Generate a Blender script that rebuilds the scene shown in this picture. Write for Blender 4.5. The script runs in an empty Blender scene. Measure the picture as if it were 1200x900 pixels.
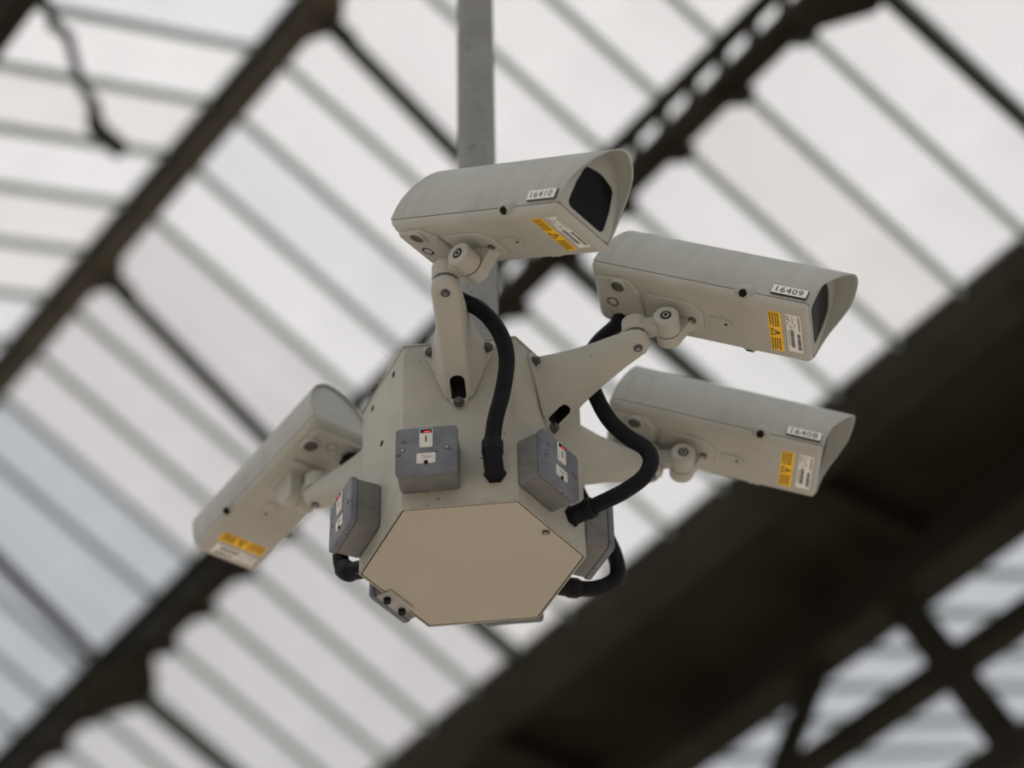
import bpy, bmesh, math, random
from mathutils import Vector, Matrix, Euler

random.seed(7)
scene = bpy.context.scene
COL = scene.collection

# ------------------------------------------------------------------ camera
CAM_POS = Vector((0.0723, -3.4475, -2.5684))
RIGHT = Vector((0.9998, 0.0137, -0.0160)).normalized()
FWD = Vector((0.0, 0.7583, 0.6519))
FWD = (FWD - RIGHT * FWD.dot(RIGHT)).normalized()
UP = RIGHT.cross(FWD).normalized()
cam_data = bpy.data.cameras.new('camera')
cam = bpy.data.objects.new('camera', cam_data)
COL.objects.link(cam)
m = Matrix((RIGHT, UP, -FWD)).transposed().to_4x4()
m.translation = CAM_POS
cam.matrix_world = m
cam_data.sensor_fit = 'HORIZONTAL'
cam_data.sensor_width = 36.0
cam_data.lens = 3029.45 / 1200 * 36
cam_data.clip_start = 0.05
cam_data.clip_end = 500
cam_data.dof.use_dof = True
cam_data.dof.focus_distance = 4.26
cam_data.dof.aperture_fstop = 1.4
scene.camera = cam

# ------------------------------------------------------------------ sky (flat overcast) and exposure
world = bpy.data.worlds.new('overcast_sky')
scene.world = world
world.use_nodes = True
bg = world.node_tree.nodes['Background']
# standard overcast luminance: (1 + 2 sin(elevation)) / 3 of the zenith value, the same all round
wn, wl = world.node_tree.nodes, world.node_tree.links
w_tc = wn.new('ShaderNodeTexCoord')
w_sep = wn.new('ShaderNodeSeparateXYZ')
wl.new(w_tc.outputs['Generated'], w_sep.inputs[0])
w_cl = wn.new('ShaderNodeMath')
w_cl.operation = 'MAXIMUM'
w_cl.inputs[1].default_value = 0.0
wl.new(w_sep.outputs['Z'], w_cl.inputs[0])
w_mul = wn.new('ShaderNodeMath')
w_mul.operation = 'MULTIPLY_ADD'
SKY_ZENITH = 1.19
w_mul.inputs[1].default_value = SKY_ZENITH * 2 / 3
w_mul.inputs[2].default_value = SKY_ZENITH / 3
wl.new(w_cl.outputs[0], w_mul.inputs[0])
w_rp = wn.new('ShaderNodeValToRGB')
w_rp.color_ramp.elements[0].color = (0.93, 0.965, 1.0, 1)
w_rp.color_ramp.elements[1].color = (1.0, 0.98, 0.965, 1)
w_rp.color_ramp.elements[1].position = 0.75
wl.new(w_cl.outputs[0], w_rp.inputs['Fac'])
wl.new(w_rp.outputs['Color'], bg.inputs['Color'])
wl.new(w_mul.outputs[0], bg.inputs['Strength'])
scene.view_settings.view_transform = 'Standard'
scene.view_settings.look = 'None'
scene.view_settings.gamma = 1.0
scene.view_settings.exposure = 0.0
scene.view_settings.use_curve_mapping = False
scene.cycles.use_denoising = True


# ------------------------------------------------------------------ materials
def new_mat(name):
    mt = bpy.data.materials.new(name)
    mt.use_nodes = True
    nt = mt.node_tree
    return mt, nt, nt.nodes['Principled BSDF']


def rgba(c):
    return (c[0], c[1], c[2], 1.0)


def noise_mat(name, c0, c1, scale=20, rough=0.5, lo=0.35, hi=0.65, spec=0.4, metal=0.0, bump=0.0, speck=None, detail=5,
              stretch=(1, 1, 1), speck_scale=90, speck_at=0.66, streak=0.0):
    mt, nt, bs = new_mat(name)
    N, Lk = nt.nodes, nt.links
    tc = N.new('ShaderNodeTexCoord')
    mp = N.new('ShaderNodeMapping')
    mp.inputs['Scale'].default_value = stretch
    Lk.new(tc.outputs['Object'], mp.inputs['Vector'])
    nz = N.new('ShaderNodeTexNoise')
    nz.inputs['Scale'].default_value = scale
    nz.inputs['Detail'].default_value = detail
    Lk.new(mp.outputs['Vector'], nz.inputs['Vector'])
    rp = N.new('ShaderNodeValToRGB')
    rp.color_ramp.elements[0].position = lo
    rp.color_ramp.elements[0].color = rgba(c0)
    rp.color_ramp.elements[1].position = hi
    rp.color_ramp.elements[1].color = rgba(c1)
    Lk.new(nz.outputs['Fac'], rp.inputs['Fac'])
    col = rp.outputs['Color']
    if speck:
        n2 = N.new('ShaderNodeTexNoise')
        n2.inputs['Scale'].default_value = speck_scale
        n2.inputs['Detail'].default_value = 3
        Lk.new(tc.outputs['Object'], n2.inputs['Vector'])
        r2 = N.new('ShaderNodeValToRGB')
        r2.color_ramp.elements[0].position = speck_at
        r2.color_ramp.elements[0].color = (0, 0, 0, 1)
        r2.color_ramp.elements[1].position = speck_at + 0.08
        r2.color_ramp.elements[1].color = (1, 1, 1, 1)
        Lk.new(n2.outputs['Fac'], r2.inputs['Fac'])
        mx = N.new('ShaderNodeMix')
        mx.data_type = 'RGBA'
        Lk.new(r2.outputs['Color'], mx.inputs[0])
        Lk.new(col, mx.inputs[6])
        mx.inputs[7].default_value = rgba(speck)
        col = mx.outputs[2]
    if streak > 0:
        mp3 = N.new('ShaderNodeMapping')
        mp3.inputs['Scale'].default_value = (55, 5, 4)
        Lk.new(tc.outputs['Object'], mp3.inputs['Vector'])
        n3 = N.new('ShaderNodeTexNoise')
        n3.inputs['Scale'].default_value = 1.0
        n3.inputs['Detail'].default_value = 3
        Lk.new(mp3.outputs['Vector'], n3.inputs['Vector'])
        r3 = N.new('ShaderNodeValToRGB')
        r3.color_ramp.elements[0].position = 0.52
        r3.color_ramp.elements[0].color = (1, 1, 1, 1)
        r3.color_ramp.elements[1].position = 0.75
        k3 = 1 - streak * 2
        r3.color_ramp.elements[1].color = (k3, k3, k3 * 0.97, 1)
        Lk.new(n3.outputs['Fac'], r3.inputs['Fac'])
        mx3 = N.new('ShaderNodeMix')
        mx3.data_type = 'RGBA'
        mx3.blend_type = 'MULTIPLY'
        mx3.inputs[0].default_value = 1.0
        Lk.new(col, mx3.inputs[6])
        Lk.new(r3.outputs['Color'], mx3.inputs[7])
        col = mx3.outputs[2]
    Lk.new(col, bs.inputs['Base Color'])
    bs.inputs['Roughness'].default_value = rough
    bs.inputs['Metallic'].default_value = metal
    bs.inputs['Specular IOR Level'].default_value = spec
    if bump > 0:
        bp = N.new('ShaderNodeBump')
        bp.inputs['Strength'].default_value = bump
        bp.inputs['Distance'].default_value = 0.002
        Lk.new(nz.outputs['Fac'], bp.inputs['Height'])
        Lk.new(bp.outputs['Normal'], bs.inputs['Normal'])
    return mt


def flat_mat(name, c, rough=0.5, spec=0.4, metal=0.0):
    mt, nt, bs = new_mat(name)
    bs.inputs['Base Color'].default_value = rgba(c)
    bs.inputs['Roughness'].default_value = rough
    bs.inputs['Specular IOR Level'].default_value = spec
    bs.inputs['Metallic'].default_value = metal
    return mt


def emit_mat(name, c, s):
    mt, nt, bs = new_mat(name)
    bs.inputs['Base Color'].default_value = rgba(c)
    bs.inputs['Emission Color'].default_value = rgba(c)
    bs.inputs['Emission Strength'].default_value = s
    return mt


def glass_mat(name, tint, diff, fac):
    """dirty roof glass: part clear, part milky; grime in streaks and blotches"""
    mt = bpy.data.materials.new(name)
    mt.use_nodes = True
    nt = mt.node_tree
    N, Lk = nt.nodes, nt.links
    N.clear()
    out = N.new('ShaderNodeOutputMaterial')
    tr = N.new('ShaderNodeBsdfTransparent')
    tl = N.new('ShaderNodeBsdfTranslucent')
    mix = N.new('ShaderNodeMixShader')
    tc = N.new('ShaderNodeTexCoord')
    nz = N.new('ShaderNodeTexNoise')
    nz.inputs['Scale'].default_value = 1.6
    nz.inputs['Detail'].default_value = 4
    Lk.new(tc.outputs['Object'], nz.inputs['Vector'])
    rp = N.new('ShaderNodeValToRGB')
    rp.color_ramp.elements[0].position = 0.30
    rp.color_ramp.elements[0].color = rgba([x * 0.90 for x in tint])
    rp.color_ramp.elements[1].position = 0.60
    rp.color_ramp.elements[1].color = rgba(tint)
    Lk.new(nz.outputs['Fac'], rp.inputs['Fac'])
    Lk.new(rp.outputs['Color'], tr.inputs['Color'])
    tl.inputs['Color'].default_value = rgba(diff)
    mix.inputs['Fac'].default_value = fac
    Lk.new(tr.outputs[0], mix.inputs[1])
    Lk.new(tl.outputs[0], mix.inputs[2])
    Lk.new(mix.outputs[0], out.inputs['Surface'])
    return mt


M = {}
M['paint'] = noise_mat('weathered_cream_paint', (0.305, 0.308, 0.282), (0.365, 0.368, 0.341), 9, 0.55, 0.3, 0.6, 0.3,
                       speck=(0.13, 0.12, 0.10), speck_scale=95, speck_at=0.73, streak=0.045)
M['bounce_lit_paint'] = noise_mat('cream_paint_bounce_lit', (0.355, 0.345, 0.308), (0.41, 0.40, 0.36), 9, 0.55, 0.3, 0.6, 0.3,
                            speck=(0.13, 0.12, 0.10), speck_scale=95, speck_at=0.73)  # paler, warmer copy of the shield paint; bounce light from below put into it
M['box_paint'] = noise_mat('box_cream_paint', (0.325, 0.312, 0.265), (0.395, 0.382, 0.332), 10, 0.55, 0.3, 0.6, 0.25,
                           speck=(0.12, 0.10, 0.07), speck_scale=110, speck_at=0.685)
M['cover'] = noise_mat('smooth_beige_board', (0.405, 0.368, 0.308), (0.435, 0.397, 0.337), 5, 0.6, 0.3, 0.7, 0.2,
                       speck=(0.36, 0.30, 0.22), speck_scale=45, speck_at=0.72)
M['pole'] = noise_mat('speckled_grey_steel', (0.175, 0.178, 0.166), (0.225, 0.228, 0.214), 14, 0.5, 0.3, 0.7, 0.3,
                      speck=(0.11, 0.11, 0.10), speck_scale=75, speck_at=0.63)
M['switch_body'] = noise_mat('grey_metal_clad_box', (0.115, 0.115, 0.112), (0.165, 0.165, 0.16), 25, 0.5, 0.3, 0.7, 0.3,
                             speck=(0.06, 0.057, 0.048), speck_scale=60, speck_at=0.66)
M['switch_plate'] = noise_mat('blue_grey_plate', (0.105, 0.111, 0.132), (0.165, 0.172, 0.198), 28, 0.45, 0.3, 0.7, 0.3,
                              speck=(0.055, 0.055, 0.062), speck_scale=80, speck_at=0.62)
M['white_plastic'] = noise_mat('white_plastic', (0.52, 0.50, 0.46), (0.62, 0.60, 0.56), 40, 0.4)
M['ivory_print'] = flat_mat('grey_print', (0.30, 0.29, 0.26), 0.6)
M['black_rubber'] = noise_mat('black_conduit_plastic', (0.006, 0.007, 0.009), (0.011, 0.012, 0.015), 30, 0.5, spec=0.12)
M['dark_hole'] = flat_mat('dark_recess', (0.012, 0.011, 0.010), 0.8, 0.1)
M['dark_grey'] = noise_mat('dark_grey_plug', (0.05, 0.048, 0.043), (0.09, 0.086, 0.078), 60, 0.6)
M['steel'] = noise_mat('dull_steel', (0.20, 0.19, 0.17), (0.32, 0.31, 0.29), 60, 0.4, metal=0.7)
M['window'] = flat_mat('dark_window_glass', (0.004, 0.004, 0.005), 0.25, 0.12)
M['gasket'] = flat_mat('black_gasket', (0.015, 0.015, 0.016), 0.6, 0.2)
M['yellow'] = noise_mat('yellow_sticker', (0.82, 0.45, 0.012), (0.92, 0.53, 0.02), 30, 0.5)
M['print'] = flat_mat('sticker_print', (0.06, 0.045, 0.02), 0.6, 0.2)
M['label_white'] = noise_mat('white_sticker', (0.72, 0.71, 0.69), (0.80, 0.79, 0.77), 30, 0.5)
M['label_print'] = flat_mat('label_print', (0.13, 0.13, 0.13), 0.6, 0.2)
M['tag_white'] = flat_mat('white_number_plate', (0.70, 0.70, 0.68), 0.4)
M['tag_black'] = flat_mat('black_plate_core', (0.02, 0.02, 0.02), 0.5)
M['red_neon'] = emit_mat('red_neon', (0.9, 0.04, 0.05), 0.28)
M['cobweb'] = flat_mat('grey_cobweb', (0.30, 0.29, 0.26), 0.9, 0.0)
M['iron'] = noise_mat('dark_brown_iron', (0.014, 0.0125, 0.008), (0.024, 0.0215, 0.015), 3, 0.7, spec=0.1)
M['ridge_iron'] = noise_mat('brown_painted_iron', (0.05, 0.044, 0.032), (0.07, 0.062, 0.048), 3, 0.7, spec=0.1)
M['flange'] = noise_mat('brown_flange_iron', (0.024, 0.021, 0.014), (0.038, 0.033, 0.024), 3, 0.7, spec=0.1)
M['bar'] = noise_mat('grey_green_glazing_bar', (0.225, 0.285, 0.272), (0.295, 0.352, 0.338), 4, 0.7, spec=0.1)
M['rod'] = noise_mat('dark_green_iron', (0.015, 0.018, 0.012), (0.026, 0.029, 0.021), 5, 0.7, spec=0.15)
M['floor'] = noise_mat('warm_concrete', (0.69, 0.605, 0.505), (0.77, 0.68, 0.575), 0.6, 0.8, spec=0.2)
GLASS = [glass_mat('roof_glass', (0.965, 0.96, 0.96), (0.93, 0.925, 0.92), 0.25),
         glass_mat('roof_glass_cream', (0.945, 0.932, 0.918), (0.90, 0.887, 0.87), 0.28),
         glass_mat('roof_glass_cool', (0.94, 0.94, 0.95), (0.89, 0.89, 0.905), 0.28),
         glass_mat('roof_glass_grey', (0.895, 0.885, 0.885), (0.84, 0.83, 0.83), 0.28),
         glass_mat('roof_glass_dimmed', (0.80, 0.815, 0.845), (0.74, 0.755, 0.785), 0.28)]  # last two glasses: dimmer sky toward the lower left put into the tint


# ------------------------------------------------------------------ mesh helpers
def add_ring_faces(bm, r0, r1, closed=True):
    n = len(r0)
    for i in range(n if closed else n - 1):
        j = (i + 1) % n
        bm.faces.new((r0[i], r0[j], r1[j], r1[i]))


def loft(bm, rings, cap0=True, cap1=True):
    vs = [[bm.verts.new(p) for p in r] for r in rings]
    for a, b in zip(vs[:-1], vs[1:]):
        add_ring_faces(bm, a, b)
    if cap0:
        bm.faces.new(list(reversed(vs[0])))
    if cap1:
        bm.faces.new(vs[-1])
    return vs


def box(bm, lo, hi, bevel=0.0, segs=2):
    x0, y0, z0 = lo
    x1, y1, z1 = hi
    v = [bm.verts.new(p) for p in ((x0, y0, z0), (x1, y0, z0), (x1, y1, z0), (x0, y1, z0),
                                   (x0, y0, z1), (x1, y0, z1), (x1, y1, z1), (x0, y1, z1))]
    f = [bm.faces.new([v[i] for i in q]) for q in
         ((3, 2, 1, 0), (4, 5, 6, 7), (0, 1, 5, 4), (1, 2, 6, 5), (2, 3, 7, 6), (3, 0, 4, 7))]
    if bevel > 0:
        es = list({e for a in f for e in a.edges})
        bmesh.ops.bevel(bm, geom=es, offset=bevel, segments=segs, profile=0.5, affect='EDGES')


def frame_of(d):
    d = Vector(d).normalized()
    a = Vector((0, 0, 1)) if abs(d.z) < 0.9 else Vector((1, 0, 0))
    x = d.cross(a).normalized()
    return x, d.cross(x).normalized()


def cyl(bm, p0, p1, r0, r1=None, seg=20, cap0=True, cap1=True, bev=0.0):
    p0, p1 = Vector(p0), Vector(p1)
    r1 = r0 if r1 is None else r1
    x, y = frame_of(p1 - p0)
    d = (p1 - p0).normalized()

    def ring(c, r):
        return [c + x * (r * math.cos(2 * math.pi * i / seg)) + y * (r * math.sin(2 * math.pi * i / seg)) for i in range(seg)]
    rings = [ring(p0, r0), ring(p1, r1)]
    if bev > 0:
        rings = [ring(p0, r0 - bev), ring(p0 + d * bev, r0), ring(p1 - d * bev, r1), ring(p1, r1 - bev)]
    loft(bm, rings, cap0, cap1)


def bar_between(bm, p0, p1, w, h, upv=(0, 0, 1)):
    """rectangular bar from p0 to p1; w across, h along upv"""
    p0, p1 = Vector(p0), Vector(p1)
    d = (p1 - p0).normalized()
    s = d.cross(Vector(upv)).normalized()
    u = s.cross(d).normalized()
    rr = [[p + s * a * w / 2 + u * b * h / 2 for a, b in ((-1, -1), (1, -1), (1, 1), (-1, 1))] for p in (p0, p1)]
    loft(bm, rr)


def prism(bm, poly, axis, a0, a1):
    """extrude a 2D polygon along an axis (0,1,2)"""
    def mk(p, a):
        if axis == 0:
            return (a, p[0], p[1])
        if axis == 1:
            return (p[0], a, p[1])
        return (p[0], p[1], a)
    loft(bm, [[mk(p, a0) for p in poly], [mk(p, a1) for p in poly]])


def round_poly(pts, r, n=5):
    out = []
    k = len(pts)
    rs = r if isinstance(r, (list, tuple)) else [r] * k
    for i in range(k):
        p, a, b = Vector(pts[i]), Vector(pts[i - 1]), Vector(pts[(i + 1) % k])
        da, db = (a - p).normalized(), (b - p).normalized()
        ang = da.angle(db)
        t = min(rs[i] / math.tan(ang / 2), (a - p).length * 0.49, (b - p).length * 0.49)
        s, e = p + da * t, p + db * t
        for j in range(n + 1):
            f = j / n
            out.append(tuple(s * (1 - f) ** 2 + p * 2 * f * (1 - f) + e * f * f))
    return out


def spline(pts, n=12):
    P = [Vector(p) for p in pts]
    P = [P[0] * 2 - P[1]] + P + [P[-1] * 2 - P[-2]]
    out = []
    for i in range(1, len(P) - 2):
        a, b, c, d = P[i - 1], P[i], P[i + 1], P[i + 2]
        for j in range(n):
            t = j / n
            out.append(0.5 * ((2 * b) + (c - a) * t + (2 * a - 5 * b + 4 * c - d) * t * t + (3 * b - a - 3 * c + d) * t ** 3))
    out.append(P[-2])
    return out


def resample(path, step):
    out = [path[0]]
    acc = 0.0
    for a, b in zip(path[:-1], path[1:]):
        L = (b - a).length
        if L < 1e-9:
            continue
        pos = step - acc
        while pos <= L:
            out.append(a.lerp(b, pos / L))
            pos += step
        acc = (acc + L) % step
    return out


def tube(bm, path, radii, seg=16):
    n = len(path)
    t = (path[1] - path[0]).normalized()
    x, y = frame_of(t)
    rings = []
    for i, p in enumerate(path):
        nt = (path[min(i + 1, n - 1)] - path[max(i - 1, 0)]).normalized()
        q = t.rotation_difference(nt)
        x = q @ x
        y = q @ y
        t = nt
        r = radii[i] if isinstance(radii, (list, tuple)) else radii
        rings.append([p + x * (r * math.cos(2 * math.pi * k / seg)) + y * (r * math.sin(2 * math.pi * k / seg)) for k in range(seg)])
    loft(bm, rings)


def mesh_of(name, bm, mat, smooth=None):
    bmesh.ops.recalc_face_normals(bm, faces=bm.faces[:])
    me = bpy.data.meshes.new(name)
    bm.to_mesh(me)
    bm.free()
    for mt in (mat if isinstance(mat, (list, tuple)) else [mat]):
        me.materials.append(mt)
    if smooth is not None:
        for p in me.polygons:
            p.use_smooth = True
        me.set_sharp_from_angle(angle=math.radians(smooth))
    return me


def obj(name, bm, mat, parent=None, smooth=None, label=None):
    o = bpy.data.objects.new(name, mesh_of(name, bm, mat, smooth))
    COL.objects.link(o)
    o.parent = parent
    if label:
        o['label'] = label
    return o


def inst(name, me, parent, matrix=None):
    o = bpy.data.objects.new(name, me)
    COL.objects.link(o)
    o.parent = parent
    if matrix is not None:
        o.matrix_basis = matrix
    return o


def thing(name, label, cat, matrix=None, group=None, kind=None):
    o = bpy.data.objects.new(name, None)
    o.empty_display_size = 0.05
    COL.objects.link(o)
    if matrix is not None:
        o.matrix_world = matrix
    o['label'] = label
    o['category'] = cat
    if group:
        o['group'] = group
    if kind:
        o['kind'] = kind
    return o


def tag(o, label, cat, group=None, kind=None):
    o['label'] = label
    o['category'] = cat
    if group:
        o['group'] = group
    if kind:
        o['kind'] = kind


def text_bm(txt, height, depth, spacing=1.0):
    """text as thin mesh, centred, in the xy plane, reading along +x"""
    cu = bpy.data.curves.new('t', 'FONT')
    cu.body = txt
    cu.size = 1.0
    cu.space_character = spacing
    cu.align_x = 'CENTER'
    cu.align_y = 'CENTER'
    cu.resolution_u = 3
    to = bpy.data.objects.new('t', cu)
    COL.objects.link(to)
    dg = bpy.context.evaluated_depsgraph_get()
    me = to.evaluated_get(dg).to_mesh()
    ys = [v.co.y for v in me.vertices]
    xs = [v.co.x for v in me.vertices]
    k = height / (max(ys) - min(ys))
    cx, cy = (max(xs) + min(xs)) / 2, (max(ys) + min(ys)) / 2
    bm = bmesh.new()
    bm.from_mesh(me)
    for v in bm.verts:
        v.co = Vector(((v.co.x - cx) * k, (v.co.y - cy) * k, 0))
    r = bmesh.ops.extrude_face_region(bm, geom=bm.faces[:])
    for g in r['geom']:
        if isinstance(g, bmesh.types.BMVert):
            g.co.z += depth
    to.evaluated_get(dg).to_mesh_clear()
    bpy.data.objects.remove(to)
    bpy.data.curves.remove(cu)
    return bm


def cut(o, cutter_bm):
    """boolean difference, applied at once; the cutter is removed"""
    c = bpy.data.objects.new('c', mesh_of('c', cutter_bm, M['dark_hole']))
    COL.objects.link(c)
    md = o.modifiers.new('b', 'BOOLEAN')
    md.object = c
    md.solver = 'EXACT'
    dg = bpy.context.evaluated_depsgraph_get()
    me = bpy.data.meshes.new_from_object(o.evaluated_get(dg))
    o.modifiers.clear()
    o.data = me
    bpy.data.objects.remove(c)


# ------------------------------------------------------------------ station roof, floor
BV = Vector((0.5887, -0.8084, 0.0)).normalized()       # along the ridge
NV = Vector((0.8084, 0.5887, 0.0)).normalized()        # across the ridge, down the right-hand slope
ROOF_O = Vector((2.3567, -1.7839, -2.5684))            # a point under the ridge, at eye level
RIDGE_Z = 6.568
SLOPE_R, SLOPE_L = 0.4808, 0.37
PHASE, PITCH = -5.2298, 0.30
I0, I1 = -12, 16
DROP = 0.147


def RP(b, q, z):
    """along the ridge, across it, height above eye level"""
    return ROOF_O + BV * b + NV * q + Vector((0, 0, z))


def bar_b(i):
    return PHASE - PITCH * i


def z_right(q, drop=0.0):
    return RIDGE_Z - SLOPE_R * q - drop


def z_left(q, drop=0.0):
    return RIDGE_Z + SLOPE_L * q - drop       # q negative


FLOOR_Z = ROOF_O.z - 1.6
bm = bmesh.new()
prism(bm, [(-45, -45), (45, -45), (45, 45), (-45, 45)], 2, FLOOR_Z - 0.2, FLOOR_Z)
floor = obj('floor', bm, M['floor'])
tag(floor, 'wide warm grey concrete station floor far below the cameras', 'floor', kind='structure')

BB0, BB1 = bar_b(I1 + 0.5), bar_b(I0 - 0.5)
TRUSS = [-11, -6, -1, 4, 9, 14]


def glazing(name, label, q0, q1, zf, i0=I0, i1=I1, skip=(), dimmed=(), grey=()):
    root = thing(name, label, 'roof', kind='structure')
    bm = bmesh.new()
    a, b = RP(0, q0, zf(q0)), RP(0, q1, zf(q1))
    d = (b - a)
    bar_between(bm, Vector((0, 0, 0)), d, 0.018, 0.030)
    bm_bar = mesh_of('glazing_bar', bm, M['bar'])
    nrm = d.cross(BV).normalized()
    if nrm.z < 0:
        nrm = -nrm
    panes = []
    for g in GLASS:
        bm = bmesh.new()
        off = nrm * 0.018
        c = [off, d + off, d - BV * (PITCH - 0.004) + off, -BV * (PITCH - 0.004) + off]
        loft(bm, [c, [p + nrm * 0.005 for p in c]])
        panes.append(mesh_of('pane', bm, g))
    for i in range(i0, i1 + 1):
        p = RP(bar_b(i), q0, zf(q0))
        if i not in skip:
            inst('glazing_bar', bm_bar, root, Matrix.Translation(p))
        if i < i1:
            r = random.random()
            inst('pane', panes[4 if i in dimmed else 3 if i in grey else 0 if r < 0.6 else 1 if r < 0.8 else 2], root, Matrix.Translation(p - BV * 0.002))
    return root


Q2, Q3 = 0.947, 1.880
glazing('ceiling_glazing_upper_right', 'bright upper strip of roof glazing sloping right from the ridge beam', 0.03, Q2 + 0.02, z_right, skip=TRUSS, dimmed=range(7, 17), grey=range(3, 7))
glazing('ceiling_glazing_lower_right', 'lower strip of roof glazing between openwork purlin and dark valley girder', Q2 - 0.015, Q3 + 0.07, lambda q: z_right(q, DROP), dimmed=range(12, 17), grey=range(4, 12))
glazing('ceiling_glazing_left', 'roof glazing left of the ridge beam with almost level glazing bars', -0.03, -2.0, z_left, -12, 10)
Z_VAL = z_right(Q3, DROP)
QN = 2.70
glazing('ceiling_glazing_beyond', 'far roof glazing seen through the openings of the lattice girder', QN, 5.8,
        lambda q: Z_VAL + SLOPE_L * (q - QN), -10, 16, dimmed=range(-10, 16))

# ridge beam with gussets
ridge = thing('ceiling_ridge_beam', 'brown ridge beam crossing the upper left of the glass roof', 'beam', kind='structure')
bm = bmesh.new()
bar_between(bm, RP(BB0, 0, RIDGE_Z - 0.055), RP(BB1, 0, RIDGE_Z - 0.055), 0.075, 0.085)
obj('beam', bm, M['ridge_iron'], ridge)
bm = bmesh.new()
bar_between(bm, RP(BB0, -0.03, RIDGE_Z - 0.002), RP(BB1, -0.03, RIDGE_Z - 0.002), 0.06, 0.035)
obj('cap_strip', bm, M['rod'], ridge)
for i in range(I0, I1):
    b = bar_b(i)
    bm = bmesh.new()
    bar_between(bm, RP(b - 0.018, -0.05, RIDGE_Z - 0.03), RP(b + 0.018, -0.05, RIDGE_Z - 0.03), 0.03, 0.04)
    obj('bar_shoe', bm, M['rod'], ridge)
for i in TRUSS:
    b = bar_b(i)
    bm = bmesh.new()
    loft(bm, [[RP(b + db, q, z) for q, z in ((-0.07, RIDGE_Z - 0.06), (-0.04, RIDGE_Z - 0.115), (0.04, RIDGE_Z - 0.12),
                                             (0.17, RIDGE_Z - 0.165), (0.15, RIDGE_Z - 0.10), (0.0, RIDGE_Z - 0.02))] for db in (-0.010, 0.010)])
    obj('gusset', bm, M['ridge_iron'], ridge)
    bm = bmesh.new()
    loft(bm, [[RP(b + x, y, z) for x, y in ((-0.16, 0), (-0.05, -0.055), (0.05, -0.055), (0.16, 0), (0.05, 0.075), (-0.05, 0.075))] for z in (RIDGE_Z - 0.102, RIDGE_Z - 0.06)])
    obj('joint_plate', bm, M['ridge_iron'], ridge)


def make_purlin(name, label, q, zf, sgn):
    root = thing(name, label, 'beam', kind='structure')
    zt = zf(q)
    zb = zt - 0.215
    bm = bmesh.new()
    bar_between(bm, RP(BB0, q, zb), RP(BB1, q, zb), 0.085, 0.05)
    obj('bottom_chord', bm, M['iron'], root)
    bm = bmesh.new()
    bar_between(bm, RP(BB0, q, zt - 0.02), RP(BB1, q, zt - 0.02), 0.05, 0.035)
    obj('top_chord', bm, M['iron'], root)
    # openwork web: pierced panel with two round openings between each pair of bars
    bm = bmesh.new()
    hole = 0.050
    zc = (zt + zb) / 2 + 0.01
    for c in (0.25, 0.75):
        n = 16
        inner, outer = [], []
        for k in range(n):
            a = 2 * math.pi * k / n + math.pi / n
            ca, sa = math.cos(a), math.sin(a)
            inner.append((c * PITCH + hole * 1.1 * ca, hole * sa))
            m_ = max(abs(ca), abs(sa))
            outer.append((c * PITCH + (PITCH / 4) * ca / m_, 0.085 * sa / m_))
        for dq in (-0.007, 0.007):
            vi = [bm.verts.new(BV * p[0] + NV * dq + Vector((0, 0, p[1]))) for p in inner]
            vo = [bm.verts.new(BV * p[0] + NV * dq + Vector((0, 0, p[1]))) for p in outer]
            add_ring_faces(bm, vi, vo)
            if dq < 0:
                keep = vi
            else:
                add_ring_faces(bm, keep, vi)
    web = mesh_of('web_panel', bm, M['iron'])
    bm = bmesh.new()
    loft(bm, [[BV * x + NV * y + Vector((0, 0, z)) for x, z in ((0, -0.085), (PITCH, -0.085), (PITCH, 0.085), (0, 0.085))] for y in (-0.007, 0.007)])
    plain = mesh_of('web_panel', bm, M['iron'])
    for i in range(I0, I1 + 1):
        inst('web_panel', plain if i >= 6 else web, root, Matrix.Translation(RP(bar_b(i), q, zc)))
    bm = bmesh.new()
    loft(bm, [[BV * db + NV * (sgn * a) + Vector((0, 0, z)) for a, z in ((0, 0.03), (0.11, 0.02), (0.10, -0.02), (0, -0.075))] for db in (-0.026, 0.026)])
    shoe = mesh_of('bar_bracket', bm, M['iron'])
    for i in range(I0, I1 + 1):
        inst('bar_bracket', shoe, root, Matrix.Translation(RP(bar_b(i), q, zb + 0.02)))
    return root, zb


pur, ZB2 = make_purlin('ceiling_purlin', 'openwork iron purlin running across the middle of the glass roof', Q2, z_right, 1)
pur2, ZB2L = make_purlin('ceiling_purlin_beyond_ridge', 'dark purlin cutting the top left corner left of the ridge', -0.973, z_left, -1)

rods = thing('ceiling_tie_rods', 'thin dark principal rods running down the glazing from ridge to valley', 'rods', kind='structure')
for i in TRUSS:
    b = bar_b(i)
    bm = bmesh.new()
    bar_between(bm, RP(b, 0.03, RIDGE_Z - 0.09), RP(b, Q2, ZB2), 0.040, 0.044)
    obj('upper_rod', bm, M['rod'], rods)
    bm = bmesh.new()
    bar_between(bm, RP(b, Q2, ZB2), RP(b, Q3 + 0.07, Z_VAL - 0.08), 0.034, 0.04)
    obj('lower_rod', bm, M['rod'], rods)
    if i in (-1, 4):
        continue            # plain joints here, without a plate
    bm = bmesh.new()
    loft(bm, [[RP(b + x, Q2 + y, z) for x, y in ((-0.26, -0.02), (-0.07, -0.11), (0.07, -0.11), (0.26, -0.02), (0.26, 0.03), (0.08, 0.15), (-0.08, 0.15), (-0.26, 0.03))]
              for z in (ZB2 - 0.045, ZB2 - 0.01)])
    obj('node_plate', bm, M['iron'], rods)

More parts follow.
